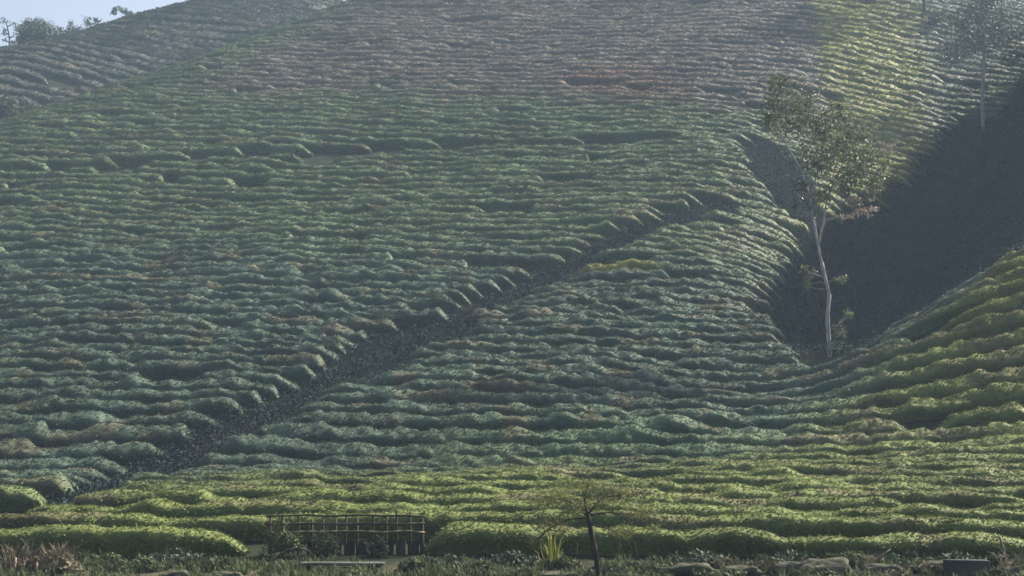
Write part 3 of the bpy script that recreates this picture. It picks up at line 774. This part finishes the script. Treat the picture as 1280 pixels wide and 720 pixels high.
bush(980, 26.1, .8, .32, 'dark scrubby bush behind the domed boulder', M_crown_dark)
bush(1060, 26.0, .7, .30, 'olive bush behind the drooping straw tuft', M_weed)
bush(1120, 26.2, .7, .34, 'dark scrubby bush behind the pale dead branch', M_crown_dark)
bush(1255, 25.9, .6, .3, 'olive bush behind the pale leaning stake', M_weed)
bush(120, 26.1, .7, .34, 'olive bush right of the reddish stakes', M_weed)
bush(220, 26.1, .7, .34, 'dark scrubby bush left of the rail fence', M_crown_dark)
bush(560, 25.8, .6, .3, 'dark scrubby bush below the first hedge right of the fence', M_crown_dark)
bush(870, 26.0, .7, .34, 'dark scrubby bush below the first hedge right of the little tree', M_crown_dark)
bush(1190, 25.8, .6, .34, 'dark scrubby bush behind the concrete block', M_crown_dark)
bush(520, 25.0, .42, .36, 'green leafy bush at the foot of the fence end post', M_weed, .09, 900)
bush(600, 25.1, .40, .24, 'low green bush between the fence and the dark-stemmed little tree', M_weed)
bush(470, 27.1, .35, .45, 'small dark bush in front of the right half of the rail fence', M_crown_dark, .08, 500)
bush(352, 27.05, .55, .85, 'pale tangled bush overgrowing the left end of the rail fence', M_weed, .09, 900)
bush(405, 27.1, .45, .62, 'dusty bush tangled in the rail fence near its middle', M_weed, .08, 600)
bush(270, 25.5, .6, .30, 'low weedy bush left of the arching fallen branch', M_weed)
bush(170, 25.4, .6, .32, 'low weedy bush right of the brown brush at bottom left', M_weed)
bush(60, 25.2, .8, .42, 'brown dry brush at the bottom left corner', M_drygrass, .10, 900)
bush(960, 25.2, .5, .26, 'dry olive bush on the boulders right of centre', M_drygrass, .09, 500)
bush(1150, 25.2, .55, .22, 'low dry bush left of the dark concrete block', M_drygrass, .09, 500)
bush(820, 25.0, .6, .22, 'low green bush right of the dark-stemmed little tree', M_weed)
bush(655, 24.7, .4, .16, 'ground-hugging green bush at the bottom edge near the pale stone', M_weed)

def stick(name, pts, r0, r1, mat, label, cat, group=None):
    P_ = np.array(pts); m = MB(); m.tube(P_, np.linspace(r0, r1, len(P_)), 8, .15)
    tag(m.build(name, mat, origin=P_[0], smooth_all=True), label, cat, group)
a = at(322, 26.2)
stick('fallen_branch', [a + [0, 0, .02], a + [.35, 0, .12], a + [.62, .05, .28], a + [.85, .05, .34], a + [1.05, .1, .28], a + [1.15, .1, .18]], .035, .018, M_wood, 'arching dead branch lying against the left end of the fence', 'branch')
a = at(1078, 25.5)
stick('fallen_branch', [a + [0, 0, .05], a + [.25, .05, .18], a + [.5, .1, .34], a + [.62, .12, .42]], .04, .012, M_woodpale, 'pale dead branch leaning up between boulders at lower right', 'branch')
a = at(1258, 25.9)
stick('stake', [a - [0, 0, .1], a + [-.04, 0, .3], a + [-.12, 0, .62]], .028, .022, M_woodpale, 'pale leaning stake near the right edge of the bank', 'stake')
M_red = rough_mat('reddish_wood', (.14, .085, .07), (.26, .17, .14), 8)
for u, h, lb in ((18, .34, 'reddish short stake in dry brush, leftmost at bottom left'), (29, .28, 'reddish stake in dry brush, middle of the three'), (45, .24, 'reddish stub of a stake, rightmost of the three')):
    a = at(u, 25.0)
    stick('stake', [a - [0, 0, .1], a + [.01, 0, h * .5], a + [.02, 0, h]], .03, .026, M_red, lb, 'stake', 'reddish stakes at bottom left')
for u, lb in ((772, 'thin dry stem standing right of the dark-stemmed little tree'), (795, 'dry stem by the small white stone'), (720, 'thin dry stem just left of the dark-stemmed little tree'), (668, 'dry stem left of the arching grass tuft')):
    a = at(u, 26.3)
    stick('dry_stem', [a - [0, 0, .05], a + [.01, 0, .2], a + [rng.uniform(-.05, .05), 0, .45]], .014, .008, M_wood, lb, 'stem', 'dry stems in front of the first hedge')
a = hit(63, 652)
m = MB(); m.tube(np.array([a - [0, 0, .1], a + [0, 0, .15], a + [.04, 0, .38], a + [.03, 0, .5]]), np.array([.24, .16, .11, .03]), 9, .2)
tag(m.build('tree_stump', M_bark_dark, origin=a, smooth_all=True), 'small dark pointed stump at the lower end of the diagonal path', 'stump')

# boulders
def boulder_mesh(seed):
    bm = MB(); nu, nv = 20, 12
    th = np.linspace(0, 2 * pi, nu, endpoint=False); ph = np.linspace(-pi / 2, pi / 2, nv)
    T, Pp = np.meshgrid(th, ph)
    d = np.stack([np.cos(Pp) * np.cos(T), np.cos(Pp) * np.sin(T), np.sin(Pp)], -1)
    d = np.sign(d) * np.abs(d) ** .75
    d = d * (1 + .34 * noise(d[..., 0] * 1.5 + seed * 9, d[..., 1] * 1.3, d[..., 2] * 1.3)[..., None] + .17 * noise(d[..., 0] * 3.8, d[..., 1] * 3.5 + seed * 5, d[..., 2] * 3.5)[..., None])
    i = np.arange(nu * nv).reshape(nv, nu)
    q = np.stack([i[:-1], np.roll(i[:-1], -1, 1), np.roll(i[1:], -1, 1), i[1:]], -1).reshape(-1, 4)
    return mesh_np('boulder', d.reshape(-1, 3) * .5, q, None, (M_rock,), smooth_n=10 ** 9)
BM = [boulder_mesh(i) for i in range(5)]
spec = [(858, 25.0, .95, .30, 'long flat grey boulder under the hedge right of the little tree'), (925, 24.9, .75, .26, 'grey boulder second along from the little tree'),
        (985, 25.0, .70, .30, 'rounded grey boulder left of the drooping straw tuft'), (1030, 24.8, .95, .42, 'large pale boulder with a domed top at lower right'),
        (1102, 24.9, .75, .28, 'flat brownish boulder beneath the pale dead branch'), (1165, 25.3, .9, .30, 'long boulder behind the concrete block'),
        (1262, 24.6, .4, .3, 'small boulder right of the concrete block'), (792, 25.6, .26, .2, 'small whitish stone beside a dry stem right of centre'),
        (566, 24.5, .16, .12, 'tiny white stone at the bottom edge left of centre'), (285, 24.4, .55, .20, 'pale curved stone at the bottom edge left of the slab'),
        (218, 24.5, .5, .22, 'grey stone at the bottom edge below the weedy bushes'), (700, 24.6, .8, .16, 'flat grey stone at the bottom edge left of the dark stem')]
for i, (u, y, w, h, lb) in enumerate(spec):
    c = at(u, y)
    o = link('boulder', BM[i % 5] if i >= 5 else BM[i]); o.location = c + [0, 0, h * .28]
    o.scale = (w, w * .55, h); o.rotation_euler = (0, 0, rng.uniform(-.3, .3))
    tag(o, lb, 'boulder', 'boulders along the roadside bank')
c = hit(765, 119); o = link('boulder', BM[2]); o.location = c + [0, 0, .2]; o.scale = (.8, .7, .7); tag(o, 'pale boulder on the bare reddish patch high on the slope', 'boulder')

# drain slab and concrete block
a, b = at(378, 25.7), at(478, 25.7); c = (a + b) / 2
root = empty('drain_slab', c, 'flat grey concrete slab bridging a drain below the rail fence', 'slab')
m = MB(); m.box(c + [0, 0, .10], (1.75, .5, .07), .03, 0, .012); m.build('slab', M_conc, root, bevel=.012)
for sx in (-.72, .72):
    m = MB(); m.box(c + [sx, .02, -.02], (.22, .42, .168), .03, 0, .01); m.build('support', M_conc, root, bevel=.01)
c = at(1208, 24.7)
m = MB(); m.box(c + [0, 0, .14], (.84, .40, .42), -.05, 0, .015)
M_block = rough_mat('stained_concrete', (.028, .030, .032), (.065, .066, .062), 2.0, bump=.5)
tag(m.build('concrete_block', M_block, origin=c, bevel=.02), 'dark stained concrete block at the bottom right', 'block')


# ------------------------------------------------------------------ haze
hz = MB(); hz.box((0, 100, 45), (1840, 1640, 120)); 
hm = bpy.data.materials.new('haze_air'); hm.use_nodes = True
hn = hm.node_tree.nodes; hn.remove(hn['Principled BSDF'])
pv = hn.new('ShaderNodeVolumePrincipled')
pv.inputs['Color'].default_value = (.54, .75, 1.0, 1)
pv.inputs['Density'].default_value = HAZE
pv.inputs['Anisotropy'].default_value = 0.0
hm.node_tree.links.new(pv.outputs[0], hn['Material Output'].inputs['Volume'])
ho = hz.build('haze', hm); ho['kind'] = 'stuff'
